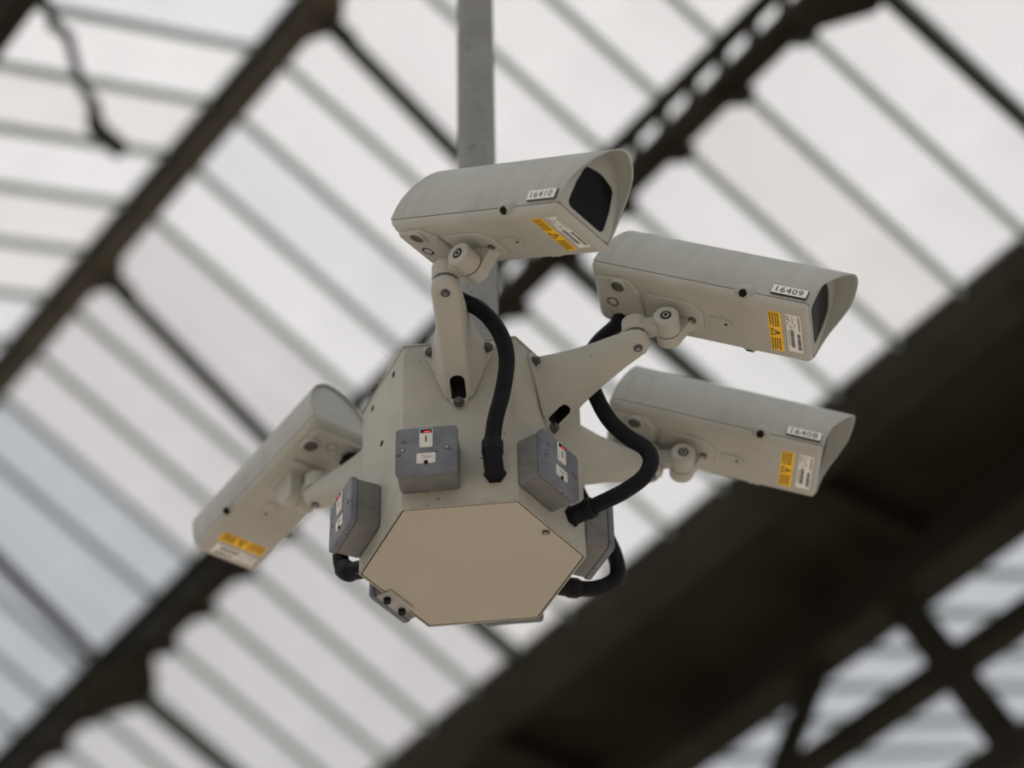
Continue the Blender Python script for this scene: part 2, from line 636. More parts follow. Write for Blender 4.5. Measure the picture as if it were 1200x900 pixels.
# cranked wind brace left of the ridge
bm = bmesh.new()
BR = [(-5.033, -0.973, 6.133), (-5.162, -0.8305, 6.200), (-5.2407, -0.7767, 6.220), (-5.270, -0.7124, 6.240), (-5.5087, -0.5393, 6.307), (-5.5643, -0.4707, 6.333),
      (-5.687, -0.3977, 6.360), (-5.783, -0.2613, 6.420)]
tube(bm, [RP(*p) for p in BR], [0.015, 0.016, 0.022, 0.018, 0.017, 0.022, 0.033, 0.036], 8)
brace = obj('ceiling_brace', bm, M['rod'], None, 40)
tag(brace, 'dark crooked iron brace hanging in the glazing left of the ridge', 'brace', kind='structure')

# valley girder: gutter trough and lattice web under it
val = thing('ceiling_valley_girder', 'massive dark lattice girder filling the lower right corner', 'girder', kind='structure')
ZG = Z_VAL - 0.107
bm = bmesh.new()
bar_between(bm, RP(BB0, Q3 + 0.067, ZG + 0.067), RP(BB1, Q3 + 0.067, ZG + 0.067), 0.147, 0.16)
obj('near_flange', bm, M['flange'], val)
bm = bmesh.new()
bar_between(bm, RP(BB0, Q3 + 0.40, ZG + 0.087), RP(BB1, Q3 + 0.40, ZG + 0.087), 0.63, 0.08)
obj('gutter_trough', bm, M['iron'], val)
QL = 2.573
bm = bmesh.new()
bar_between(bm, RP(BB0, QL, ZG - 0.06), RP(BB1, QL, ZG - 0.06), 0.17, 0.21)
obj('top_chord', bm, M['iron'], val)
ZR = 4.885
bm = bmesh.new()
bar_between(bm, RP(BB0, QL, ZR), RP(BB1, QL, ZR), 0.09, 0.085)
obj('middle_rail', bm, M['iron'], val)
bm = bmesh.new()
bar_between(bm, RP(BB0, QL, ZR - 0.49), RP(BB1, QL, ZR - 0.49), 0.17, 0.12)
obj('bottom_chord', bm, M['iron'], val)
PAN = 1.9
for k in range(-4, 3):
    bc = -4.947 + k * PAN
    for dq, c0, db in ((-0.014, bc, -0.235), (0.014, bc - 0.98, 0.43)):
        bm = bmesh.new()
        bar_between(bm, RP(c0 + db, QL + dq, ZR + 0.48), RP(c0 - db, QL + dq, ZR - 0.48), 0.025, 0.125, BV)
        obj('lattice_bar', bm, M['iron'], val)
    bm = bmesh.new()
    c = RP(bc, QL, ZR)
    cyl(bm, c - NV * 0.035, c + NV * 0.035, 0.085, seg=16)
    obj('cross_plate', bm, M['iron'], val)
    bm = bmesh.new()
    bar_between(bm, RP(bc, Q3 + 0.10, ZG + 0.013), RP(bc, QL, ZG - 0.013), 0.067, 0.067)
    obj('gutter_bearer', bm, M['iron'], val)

# ------------------------------------------------------------------ hexagonal hub
R = 0.19
TH = math.radians(-5.417)
HEX_H = 0.35


def hexv(i, r=R, z=0.0):
    a = TH + math.radians(240 + 60 * i)
    return Vector((r * math.cos(a), r * math.sin(a), z))


def face_frame(i):
    A, B = hexv(i), hexv(i + 1)
    mid = (A + B) / 2
    t = (B - A).normalized()
    n = mid.normalized()
    mt = Matrix((n, t, Vector((0, 0, 1)))).transposed().to_4x4()     # x outward, y along the face (left to right), z up
    mt.translation = mid
    return mt


hub = thing('junction_box', 'hexagonal cream sheet metal box with beige underside hanging on the pole', 'box')
bm = bmesh.new()
TK = 0.0025
ro = [[hexv(i, R, z) for i in range(6)] for z in (0.0, HEX_H)]
ri = [[hexv(i, R - TK, z) for i in range(6)] for z in (0.0, HEX_H)]
vo = [[bm.verts.new(p) for p in r] for r in ro]
vi = [[bm.verts.new(p) for p in r] for r in ri]
add_ring_faces(bm, vo[0], vo[1])
add_ring_faces(bm, vi[1], vi[0])
add_ring_faces(bm, vi[0], vo[0])
add_ring_faces(bm, vo[1], vi[1])
shell = obj('shell', bm, M['box_paint'], hub)
bm = bmesh.new()
loft(bm, [[hexv(i, R - 0.0058, z) for i in range(6)] for z in (0.0004, 0.0035)])
cover = obj('bottom_cover', bm, M['cover'], hub, label='smooth beige underside cover')
bm = bmesh.new()
loft(bm, [[hexv(i, R + 0.002, z) for i in range(6)] for z in (HEX_H, HEX_H + 0.003)])
obj('top_lid', bm, M['box_paint'], hub)
# cover screws
for p in ((0.1229, -0.0865), (-0.122, 0.018)):
    if p[0] < 0:
        continue
    bm = bmesh.new()
    cyl(bm, (p[0], p[1], -0.001), (p[0], p[1], 0.001), 0.0065, seg=16)
    s = obj('cover_screw', bm, M['dark_grey'], cover)
    bm = bmesh.new()
    cyl(bm, (p[0], p[1], -0.0022), (p[0], p[1], -0.0008), 0.0038, seg=12)
    obj('screw_head', bm, M['steel'], cover)
# hinge straddling the far left edge of the cover
FM4 = face_frame(4)
bm = bmesh.new()
box(bm, (-0.016, -0.034, -0.0035), (0.014, 0.030, -0.0005), 0.0006, 1)
hinge = obj('hinge_plate', bm, M['paint'], hub)
hinge.matrix_basis = FM4
for y in (-0.024, 0.016):
    bm = bmesh.new()
    cyl(bm, (0.002, y, -0.012), (0.002, y, -0.003), 0.0065, seg=14, bev=0.001)
    obj('hinge_bolt', bm, M['black_rubber'], hinge, 40)
# empty bracket holes in the face that carries no camera
FM5 = face_frame(5)
for y, z in ((-0.0484, 0.325), (0.0491, 0.325), (0.0, 0.21)):
    bm = bmesh.new()
    cyl(bm, (-0.001, y, z), (0.0008, y, z), 0.0055, seg=14)
    h = obj('bolt_hole', bm, M['dark_hole'], hub)
    h.matrix_basis = FM5
# loose cobweb threads along the top edge
bm = bmesh.new()
rnd = random.Random(3)
for k in range(40):
    f = rnd.random()
    A, B = (hexv(5, R, HEX_H), hexv(6, R, HEX_H)) if k % 3 else (hexv(0, R, HEX_H), hexv(1, R, HEX_H))
    p = A.lerp(B, f)
    d = Vector((rnd.uniform(-1, 1), rnd.uniform(-1, 1), rnd.uniform(0.1, 1))) * rnd.uniform(0.006, 0.02)
    q = p + d
    r_ = q + Vector((rnd.uniform(-1, 1), rnd.uniform(-1, 1), rnd.uniform(-1, 1))) * 0.007
    tube(bm, [p, q, r_], 0.00028, 3)
for k in range(60):
    i = rnd.choice((0, 1, 5, 5, 0))
    f = rnd.random()
    p = hexv(i, R + 0.0005, 0.001).lerp(hexv(i + 1, R + 0.0005, 0.001), f)
    d = Vector((rnd.uniform(-1, 1), rnd.uniform(-1, 1), rnd.uniform(-0.3, 0.6))).normalized() * rnd.uniform(0.003, 0.008)
    tube(bm, [p, p + d, p + d + Vector((rnd.uniform(-1, 1), rnd.uniform(-1, 1), rnd.uniform(-1, 1))) * 0.004], 0.0004, 3)
web = obj('cobweb', bm, M['cobweb'], hub)
web['kind'] = 'stuff'

# ------------------------------------------------------------------ pole
PX, PY = 0.014, 0.0
pole = thing('support_pole', 'speckled grey steel pole coming down from the roof to the hexagonal box', 'pole', Matrix.Translation((PX, PY, HEX_H)))
q_p = NV.dot(Vector((PX, PY, 0)) - ROOF_O)
POLE_TOP = ROOF_O.z + z_left(q_p) - 0.05 - HEX_H
bm = bmesh.new()
cyl(bm, (0, 0, 0.003), (0, 0, POLE_TOP), 0.0365, seg=40)
obj('tube', bm, M['pole'], pole, 40)
bm = bmesh.new()
cyl(bm, (0, 0, 0.003), (0, 0, 0.015), 0.075, seg=32, bev=0.002)
obj('base_flange', bm, M['pole'], pole, 40)
for k in range(4):
    a = math.pi / 4 + k * math.pi / 2
    bm = bmesh.new()
    cyl(bm, (0.057 * math.cos(a), 0.057 * math.sin(a), 0.015), (0.057 * math.cos(a), 0.057 * math.sin(a), 0.022), 0.008, seg=6)
    obj('flange_bolt', bm, M['steel'], pole)

# ------------------------------------------------------------------ switch boxes (face frame: x out, y along, z up)
S0, S1, SZ0, SZ1, SD = -0.0989, 0.0027, 0.0295, 0.1247, 0.0537


def build_switch():
    parts = {}
    cy, cz = (S0 + S1) / 2, (SZ0 + SZ1) / 2
    bm = bmesh.new()
    poly = round_poly([(S0 + 0.0012, SZ0 + 0.0012), (S1 - 0.0012, SZ0 + 0.0012), (S1 - 0.0012, SZ1 - 0.0012), (S0 + 0.0012, SZ1 - 0.0012)], 0.010)
    small = round_poly([(S0 + 0.003, SZ0 + 0.003), (S1 - 0.003, SZ0 + 0.003), (S1 - 0.003, SZ1 - 0.003), (S0 + 0.003, SZ1 - 0.003)], 0.010)
    loft(bm, [[(x, p[0], p[1]) for p in q] for x, q in ((0.0005, small), (0.003, poly), (SD - 0.0125, poly))])
    for ys, sg in ((S0 + 0.0012, -1), (S1 - 0.0012, 1)):
        c = Vector((0.021, ys, cz))
        cyl(bm, c - Vector((0, sg * 0.002, 0)), c + Vector((0, sg * 0.0006, 0)), 0.0135, seg=24)
    parts['body'] = mesh_of('box_body', bm, M['switch_body'], 35)
    bm = bmesh.new()
    poly = round_poly([(S0, SZ0), (S1, SZ0), (S1, SZ1), (S0, SZ1)], 0.008)
    def sc(k):
        return [((p[0] - cy) * k + cy, (p[1] - cz) * k + cz) for p in poly]
    loft(bm, [[(x, p[0], p[1]) for p in q] for x, q in ((SD - 0.0115, sc(0.985)), (SD - 0.0105, poly), (SD - 0.003, poly), (SD - 0.0008, sc(0.985)), (SD, sc(0.955)))])
    parts['plate'] = mesh_of('front_plate', bm, M['switch_plate'], 35)
    # rocker
    rz = SZ1 - 0.0245
    bm = bmesh.new()
    q = round_poly([(cy - 0.011, rz - 0.0195), (cy + 0.011, rz - 0.0195), (cy + 0.011, rz + 0.0195), (cy - 0.011, rz + 0.0195)], 0.003)
    q2 = [((a - cy) * 0.9 + cy, (b - rz) * 0.94 + rz) for a, b in q]
    loft(bm, [[(SD - 0.001, *p) for p in q], [(SD + 0.0018, *p) for p in q], [(SD + 0.003, *p) for p in q2]])
    parts['rocker'] = mesh_of('rocker_switch', bm, M['white_plastic'], 35)
    bm = bmesh.new()
    box(bm, (SD + 0.0028, cy - 0.0012, rz - 0.009), (SD + 0.0033, cy + 0.0012, rz + 0.002))
    parts['mark'] = mesh_of('on_mark', bm, M['print'])
    bm = bmesh.new()
    box(bm, (SD + 0.0026, cy - 0.0095, rz + 0.0088), (SD + 0.0034, cy + 0.0095, rz + 0.0172), 0.0003, 1)
    parts['lens'] = mesh_of('indicator_window', bm, M['gasket'])
    bm = bmesh.new()
    box(bm, (SD + 0.0030, cy - 0.0035, rz + 0.0095), (SD + 0.0038, cy + 0.0070, rz + 0.0128), 0.0003, 1)
    parts['neon'] = mesh_of('red_neon', bm, M['red_neon'])
    # type label with a screw
    lz = SZ1 - 0.066
    bm = bmesh.new()
    q = round_poly([(cy - 0.0155, lz - 0.0105), (cy + 0.0155, lz - 0.0105), (cy + 0.0155, lz + 0.0105), (cy - 0.0155, lz + 0.0105)], 0.003)
    loft(bm, [[(SD - 0.0005, *p) for p in q], [(SD + 0.001, *p) for p in q]])
    parts['tlabel'] = mesh_of('type_label', bm, M['white_plastic'])
    tb = text_bm('Type', 0.0068, 0.0003, 1.05)
    for v in tb.verts:
        v.co = Vector((SD + 0.001 + v.co.z, cy + v.co.x, lz + 0.003 + v.co.y))
    parts['ttext'] = mesh_of('type_lettering', tb, M['ivory_print'])
    bm = bmesh.new()
    cyl(bm, (SD, cy, lz - 0.0085), (SD + 0.0016, cy, lz - 0.0085), 0.0036, seg=14)
    parts['tscrew'] = mesh_of('label_screw', bm, M['dark_hole'])
    for nm, y in (('s1', S0 + 0.0124), ('s2', S1 - 0.0170)):
        bm = bmesh.new()
        z = SZ1 - 0.0455
        cyl(bm, (SD - 0.001, y, z), (SD + 0.0006, y, z), 0.0046, seg=16)
        parts[nm] = mesh_of('plate_screw', bm, M['dark_grey'], 40)
        bm = bmesh.new()
        cyl(bm, (SD, y - 0.0002, z - 0.0006), (SD + 0.0011, y - 0.0002, z - 0.0006), 0.0029, seg=12)
        parts[nm + 'h'] = mesh_of('screw_head', bm, M['steel'], 40)
    return parts


SW = build_switch()
SW_LABEL = ['grey switch box beside the black hose on the front of the hexagonal box',
            'grey switch box tilted to the right below the middle camera bracket',
            'dark grey switch box on the far right corner above the hose loop',
            'switch box behind the far edge of the beige underside, only its bottom showing',
            'grey switch box under the lower left edge beside the hinge',
            'grey switch box seen edge-on at left with glowing red lamp']
for i in range(6):
    t = thing('switch_box', SW_LABEL[i], 'switch box', face_frame(i), 'switch boxes around the hexagonal box')
    inst('box_body', SW['body'], t)
    pl = inst('front_plate', SW['plate'], t)
    rk = inst('rocker_switch', SW['rocker'], t)
    inst('on_mark', SW['mark'], rk)
    inst('indicator_window', SW['lens'], rk)
    inst('red_neon', SW['neon'], rk)
    tl = inst('type_label', SW['tlabel'], t)
    inst('type_lettering', SW['ttext'], tl)
    inst('label_screw', SW['tscrew'], tl)
    for nm in ('s1', 's2'):
        s = inst('plate_screw', SW[nm], t)
        inst('screw_head', SW[nm + 'h'], s)

# ------------------------------------------------------------------ brackets (face frame: x out, y along, z up)
TIP_N, ARM_W = 0.182, 0.046


def build_bracket():
    p = {}
    tri = round_poly([(-0.066, 0.342), (0.066, 0.342), (0.0, 0.182)], [0.012, 0.012, 0.016], 6)
    bm = bmesh.new()
    c = (0.0, 0.29)
    tri2 = [((a - c[0]) * 0.975 + c[0], (b - c[1]) * 0.975 + c[1]) for a, b in tri]
    loft(bm, [[(0.0005, *q) for q in tri], [(0.006, *q) for q in tri], [(0.0075, *q) for q in tri2]])
    p['plate'] = mesh_of('base_plate', bm, M['bounce_lit_paint'], 40)
    bm = bmesh.new()
    box(bm, (0.0060, -0.0120, 0.2185), (0.0079, 0.0120, 0.262))  # near-black plate: the shade inside the slot put in as a part
    p['slot_dark'] = mesh_of('cable_hole_shade', bm, M['dark_hole'])
    # arm: lofted box section; wide flaring top at the root, even underside
    st = [  # n, half bottom width, z bottom, half top width, z top
        (0.004, 0.024, 0.222, 0.050, 0.338),
        (0.030, 0.0235, 0.236, 0.041, 0.337),
        (0.065, 0.0230, 0.255, 0.0325, 0.334),
        (0.105, 0.0230, 0.272, 0.0270, 0.331),
        (0.145, 0.0230, 0.286, 0.0245, 0.328),
        (0.170, 0.0230, 0.2925, 0.0235, 0.325),
        (0.186, 0.0220, 0.2950, 0.0225, 0.323),
        (0.197, 0.0170, 0.2985, 0.0175, 0.321),
        (0.2035, 0.0080, 0.303, 0.0085, 0.318)]
    rings = []
    for n, hb, zb, ht, zt in st:
        zm = zb + (zt - zb) * 0.42
        hm = hb + (ht - hb) * 0.55 + 0.0015
        e = 0.004
        rings.append([(n, y, z) for y, z in ((-hb + e, zb), (hb - e, zb), (hb, zb + e), (hm, zm), (ht, zt - e), (ht - e, zt),
                                             (-ht + e, zt), (-ht, zt - e), (-hm, zm), (-hb, zb + e))])
    bm = bmesh.new()
    loft(bm, rings)
    o = obj('arm_tmp', bm, M['bounce_lit_paint'], None)
    cb = bmesh.new()      # cable slot in the underside near the root
    d = Vector((0.47, 0, -0.88))
    sl = round_poly([(-0.0125, -0.020), (0.0125, -0.020), (0.0125, 0.018), (-0.0125, 0.018)], [0.002, 0.002, 0.0124, 0.0124], 6)
    ax = Vector((0.90, 0, 0.44)).normalized()       # up the underside
    nn = Vector((0.44, 0, -0.90)).normalized()
    c0 = Vector((0.024, 0, 0.2335))
    loft(cb, [[c0 + Vector((0, a, 0)) + ax * b + nn * k for a, b in sl] for k in (-0.022, 0.02)])
    cut(o, cb)
    me = o.data
    me.name = 'arm'
    if len(me.materials) < 2:
        me.materials.append(M['dark_hole'])
    # the walls of the slot lie inside the arm: a near-black colour paints in the shade there
    for po in me.polygons:
        q = po.center - c0
        if abs(q.y) < 0.0135 and abs(q.dot(ax)) < 0.0215 and q.dot(nn) < -0.0006 and q.dot(nn) > -0.03 and po.area < 0.002:
            po.material_index = 1
        po.use_smooth = True
    me.set_sharp_from_angle(angle=math.radians(38))
    bpy.data.objects.remove(o)
    p['arm'] = me
    for k, (y, z) in enumerate(((-0.0484, 0.325), (0.0491, 0.325), (0.0, 0.2097))):
        bm = bmesh.new()
        cyl(bm, (0.006, y, z), (0.010, y, z), 0.0095, seg=18)
        cyl(bm, (0.010, y, z), (0.0165, y, z), 0.0068, seg=6)
        p['b%d' % k] = mesh_of('mounting_bolt', bm, M['dark_grey'], 40)
    bm = bmesh.new()
    cyl(bm, (TIP_N + 0.003, 0, 0.2925), (TIP_N + 0.003, 0, 0.297), 0.0075, seg=18)
    p['ts'] = mesh_of('clamp_screw', bm, M['dark_grey'], 40)
    bm = bmesh.new()
    cyl(bm, (TIP_N + 0.003, 0, 0.2915), (TIP_N + 0.003, 0, 0.297), 0.0042, seg=6)
    p['ts2'] = mesh_of('screw_socket', bm, M['steel'], 40)
    return p


BK = build_bracket()
BK_LABEL = {0: 'cream bracket arm reaching forward to the topmost camera',
            1: 'cream bracket arm reaching right to the middle right camera',
            2: 'cream bracket arm behind the black hose holding the lowest right camera',
            4: 'cream bracket arm reaching out to the left camera'}
for i in (0, 1, 2, 4):
    t = thing('mounting_bracket', BK_LABEL[i], 'bracket', face_frame(i), 'camera brackets on the hexagonal box')
    bpl = inst('base_plate', BK['plate'], t)
    inst('cable_hole_shade', BK['slot_dark'], bpl)
    a = inst('arm', BK['arm'], t)
    for k in range(3):
        inst('mounting_bolt', BK['b%d' % k], t)
    s = inst('clamp_screw', BK['ts'], a)
    inst('screw_socket', BK['ts2'], t)

# ------------------------------------------------------------------ camera housings (u forward, v left, w up)
HL, HW, HD = 0.3865, 0.133, 0.0153
HALF = [(0.0005, 0.0665), (0.022, 0.0672), (0.040, 0.0657), (0.056, 0.0618), (0.070, 0.0571), (0.084, 0.0511), (0.097, 0.0443),
        (0.108, 0.0368), (0.118, 0.0281), (0.1255, 0.0190), (0.1305, 0.0095), (0.1325, 0.0)]
EDGE = [(0.0, 0.3868), (0.03, 0.3885), (0.05, 0.3925), (0.066, 0.3990), (0.09, 0.4100), (0.108, 0.4180), (0.120, 0.4210), (0.135, 0.4235)]


def edge_u(w):
    for (a, ua), (b, ub) in zip(EDGE[:-1], EDGE[1:]):
        if w <= b:
            return ua + (ub - ua) * (w - a) / (b - a)
    return EDGE[-1][1]


def rear_u(w):
    return 0.001 + 0.023 * max(0.0, w / 0.1325) ** 1.3


def arch(off=0.0, dz=0.0):
    """arch outline from right foot over the top to left foot, shrunk by off"""
    pts = [(-v, w) for w, v in HALF] + [(v, w) for w, v in reversed(HALF[:-1])]
    k = (0.0665 - off) / 0.0665
    return [(v * k, dz + max(0.0, w) * (0.1325 - off) / 0.1325) for v, w in pts]


def build_housing():
    H = {}
    # sunshield with visor
    bm = bmesh.new()
    O, I = arch(0.0), arch(0.0028)
    us = [0.0, 0.13, 0.26, HL - 0.005]
    rows_o, rows_i = [], []
    for (v, w), (vi_, wi) in zip(O, I):
        eu = edge_u(w)
        uu = [rear_u(w)] + us[1:] + [HL - 0.005 + (eu - HL + 0.005) * f for f in (0.5, 1.0)]
        rows_o.append([bm.verts.new((u, v, w)) for u in uu])
        rows_i.append([bm.verts.new((u - (0.001 if u > HL else 0), vi_, wi if w > 0.002 else w)) for u in uu])
    n = len(rows_o)
    m_ = len(rows_o[0])
    for i in range(n - 1):
        for j in range(m_ - 1):
            bm.faces.new((rows_o[i][j], rows_o[i + 1][j], rows_o[i + 1][j + 1], rows_o[i][j + 1]))
            bm.faces.new((rows_i[i][j + 1], rows_i[i + 1][j + 1], rows_i[i + 1][j], rows_i[i][j]))
        bm.faces.new((rows_o[i][m_ - 1], rows_o[i + 1][m_ - 1], rows_i[i + 1][m_ - 1], rows_i[i][m_ - 1]))
        bm.faces.new((rows_i[i][0], rows_i[i + 1][0], rows_o[i + 1][0], rows_o[i][0]))
    for i in (0, n - 1):
        for j in range(m_ - 1):
            bm.faces.new((rows_o[i][j], rows_o[i][j + 1], rows_i[i][j + 1], rows_i[i][j]))
    H['shield'] = mesh_of('sunshield', bm, M['paint'], 30)
    # inner body with flat front and rear
    bm = bmesh.new()
    prof = arch(0.0034, 0.001)
    loft(bm, [[(rear_u(w) + 0.005, v, w) for v, w in prof], [(HL - 0.006, v, w) for v, w in prof]])
    H['body'] = mesh_of('body', bm, M['paint'], 30)
    # front plate with an opening for the window
    win = round_poly([(-0.0465, 0.0085), (0.0465, 0.0085), (0.0445, 0.050), (0.0365, 0.086), (0.0, 0.0945), (-0.0365, 0.086), (-0.0445, 0.050)],
                     [0.012, 0.012, 0.03, 0.012, 0.06, 0.012, 0.03], 6)
    bm = bmesh.new()
    cv = (0.0, 0.048)

    def polar(pts, n=72):
        # resample a star-shaped outline at equal angles about cv
        out = []
        for k in range(n):
            a = 2 * math.pi * k / n - math.pi / 2
            d = Vector((math.cos(a), math.sin(a)))
            best = None
            for p, q in zip(pts, pts[1:] + pts[:1]):
                p_, q_ = Vector(p) - Vector(cv), Vector(q) - Vector(cv)
                e = q_ - p_
                den = d.x * e.y - d.y * e.x
                if abs(den) < 1e-12:
                    continue
                t = (p_.x * e.y - p_.y * e.x) / den
                s = (p_.x * d.y - p_.y * d.x) / den
                if t > 0 and -1e-6 <= s <= 1 + 1e-6:
                    best = t if best is None else max(best, t)
            out.append((cv[0] + d.x * best, cv[1] + d.y * best))
        return out
    po, pi_ = polar(arch(0.0032, 0.0008)), polar(win)
    rings = [[(HL - 0.008, *p) for p in po], [(HL - 0.001, *p) for p in po], [(HL - 0.001, *p) for p in pi_], [(HL - 0.0055, *p) for p in pi_]]
    loft(bm, rings, False, False)
    H['front'] = mesh_of('front_plate', bm, M['paint'], 30)
    bm = bmesh.new()
    prism(bm, [(cv[0] + (a - cv[0]) * 1.02, cv[1] + (b - cv[1]) * 1.02) for a, b in win], 0, HL - 0.0058, HL - 0.0035)
    H['window'] = mesh_of('window', bm, M['window'])
    # lower tray
    bm = bmesh.new()

    def rect(u0, u1, hv, w, r):
        return [(a, b, w) for a, b in round_poly([(u0, -hv), (u1, -hv), (u1, hv), (u0, hv)], [r * 2.6, r, r, r * 2.6], 6)]
    loft(bm, [rect(-0.001, HL - 0.001, 0.0648, -0.0004, 0.004), rect(-0.001, HL - 0.001, 0.0662, -0.0012, 0.004), rect(0.001, HL - 0.001, 0.0660, -0.006, 0.005),
              rect(0.006, HL - 0.0025, 0.0635, -0.0118, 0.007), rect(0.013, HL - 0.005, 0.0590, -HD, 0.010)])
    H['tray'] = mesh_of('base_tray', bm, M['bounce_lit_paint'], 40)
    # entry pad at the rear and three entries
    bm = bmesh.new()
    q = round_poly([(0.012, -0.052), (0.070, -0.056), (0.088, -0.030), (0.092, 0.030), (0.070, 0.056), (0.012, 0.052)], 0.010, 4)
    loft(bm, [[(a, b, -0.010) for a, b in q], [(a, b, -HD - 0.003) for a, b in q], [((a - 0.05) * 0.94 + 0.05, b * 0.95, -HD - 0.006) for a, b in q]])
    H['pad'] = mesh_of('entry_pad', bm, M['bounce_lit_paint'], 40)
    for nm, c, r, h in (('e0', (0.052, -0.0395), 0.0155, 0.010), ('e1', (0.0365, 0.004), 0.011, 0.006), ('e2', (0.050, 0.040), 0.0165, 0.010)):
        bm = bmesh.new()
        seg = 24
        def rg(rr, w):
            return [(c[0] + rr * math.cos(2 * math.pi * k / seg), c[1] + rr * math.sin(2 * math.pi * k / seg), w) for k in range(seg)]
        loft(bm, [rg(r + 0.0015, -HD - 0.003), rg(r, -HD - h), rg(r - 0.0035, -HD - h), rg(r - 0.0035, -HD - h + 0.004)], True, False)
        H[nm] = mesh_of('cable_entry', bm, M['bounce_lit_paint'], 40)
        bm = bmesh.new()
        cyl(bm, (c[0], c[1], -HD - h + 0.004), (c[0], c[1], -HD - h + 0.0015), r - 0.003, seg=20)
        H[nm + 'p'] = mesh_of('blanking_plug', bm, M['dark_grey'], 40)
    # mounting plate with foot
    bm = bmesh.new()
    q = round_poly([(0.098, -0.030), (0.178, -0.030), (0.200, -0.012), (0.200, 0.030), (0.185, 0.046), (0.098, 0.046)], 0.006, 3)
    q2 = [((a - 0.15) * 0.97 + 0.15, (b - 0.008) * 0.96 + 0.008) for a, b in q]
    loft(bm, [[(a, b, -HD + 0.002) for a, b in q], [(a, b, -HD - 0.003) for a, b in q], [(a, b, -HD - 0.0045) for a, b in q2]])
    H['mplate'] = mesh_of('mounting_plate', bm, M['bounce_lit_paint'], 40)
    bm = bmesh.new()
    cyl(bm, (0.181, 0.010, -HD - 0.0075), (0.181, 0.010, -HD - 0.003), 0.0065, seg=16)
    H['mscrew'] = mesh_of('plate_screw', bm, M['dark_grey'], 40)
    bm = bmesh.new()
    cyl(bm, (0.181, 0.010, -HD - 0.0085), (0.181, 0.010, -HD - 0.005), 0.0036, seg=12)
    H['mscrew2'] = mesh_of('screw_head', bm, M['steel'], 40)
    # foot: the camera side half of the tilt joint
    KU, KW, KR = 0.1495, -0.0522, 0.0215
    bm = bmesh.new()
    prof = [(KU - KR, KW)]
    for k in range(1, 12):
        a = math.pi + math.pi * k / 12
        prof.append((KU + KR * math.cos(a), KW + KR * math.sin(a)))
    prof += [(KU + KR, KW), (KU + KR + 0.006, -HD - 0.010), (KU + KR + 0.012, -HD - 0.004), (KU - KR - 0.012, -HD - 0.004), (KU - KR - 0.006, -HD - 0.010)]
    loft(bm, [[(a, 0.011, b) for a, b in prof], [(a, 0.034, b) for a, b in prof]])
    H['foot'] = mesh_of('tilt_foot', bm, M['bounce_lit_paint'], 40)
    # D pad with a dot
    bm = bmesh.new()
    q = round_poly([(0.212, -0.004), (0.240, -0.004), (0.254, 0.004), (0.254, 0.016), (0.240, 0.022), (0.212, 0.022)], 0.006, 4)
    loft(bm, [[(a, b, -HD + 0.001) for a, b in q], [(a, b, -HD - 0.0015) for a, b in q]])
    H['dpad'] = mesh_of('screw_pad', bm, M['bounce_lit_paint'], 40)
    bm = bmesh.new()
    cyl(bm, (0.2405, 0.008, -HD - 0.0019), (0.2405, 0.008, -HD), 0.0028, seg=12)
    H['dot'] = mesh_of('grub_screw', bm, M['dark_hole'])
    # side latch ears
    for nm, sg in (('lr', -1), ('ll', 1)):
        bm = bmesh.new()
        cu = 0.275
        rings = []
        for k in range(9):
            f = -1 + 2 * k / 8
            rr = max(0.0006, math.sqrt(max(0, 1 - f * f)))
            hw = 0.0125 * rr + 0.003
            rings.append([(cu + f * 0.0185, sg * 0.0600, 0.018 * rr + 0.002), (cu + f * 0.0185, sg * (0.0655 + 0.0075 * rr), 0.010 * rr),
                          (cu + f * 0.0185, sg * (0.0660 + 0.0085 * rr), -0.006 * rr), (cu + f * 0.0185, sg * (0.0640 + 0.004 * rr), -0.0125 * rr),
                          (cu + f * 0.0185, sg * 0.0560, -0.0140 * rr)])
        loft(bm, rings)
        H[nm] = mesh_of('latch_ear', bm, M['paint'], 60)
        bm = bmesh.new()
        c = Vector((cu, sg * 0.0708, -0.0092))
        d = Vector((0, sg * 0.62, -0.78)).normalized()
        cyl(bm, c - d * 0.004, c + d * 0.0016, 0.0068, seg=18)
        H[nm + 'h'] = mesh_of('latch_screw_hole', bm, M['dark_hole'], 40)
        bm = bmesh.new()
        cyl(bm, c - d * 0.004 + Vector((0.0015, 0, 0.001)), c + d * 0.0022 + Vector((0.0015, 0, 0.001)), 0.0036, seg=12)
        H[nm + 's'] = mesh_of('latch_screw', bm, M['steel'], 40)
    # stickers
    zb = -HD
    bm = bmesh.new()
    box(bm, (0.3181, -0.0480, zb - 0.0004), (0.3412, 0.0470, zb + 0.001))
    H['ysticker'] = mesh_of('warning_sticker', bm, M['yellow'])
    bm = bmesh.new()
    rn = random.Random(11)
    z0, z1 = zb - 0.0007, zb - 0.0003
    for u in (0.3215, 0.3262, 0.3308, 0.3352):
        for a, b in ((-0.0455, -0.0125), (0.0165, 0.0445)):
            v = a
            while v < b - 0.002:
                w = rn.uniform(0.002, 0.007)
                box(bm, (u - 0.0011, v, z0), (u + 0.0011, min(v + w, b), z1))
                v += w + 0.0014
    T = [(0.3210, -0.0075), (0.3210, 0.0115), (0.3385, 0.0020)]
    c = Vector((sum(p[0] for p in T) / 3, sum(p[1] for p in T) / 3))
    Ti = [tuple(c + (Vector(p) - c) * 0.70) for p in T]
    vo_ = [[bm.verts.new((a, b, z)) for a, b in T] for z in (z0, z1)]
    vi_ = [[bm.verts.new((a, b, z)) for a, b in Ti] for z in (z0, z1)]
    add_ring_faces(bm, vo_[0], vi_[0])
    add_ring_faces(bm, vi_[1], vo_[1])
    add_ring_faces(bm, vo_[1], vo_[0])
    add_ring_faces(bm, vi_[0], vi_[1])
    box(bm, (0.3245, 0.0011, z0), (0.3268, 0.0029, z1))
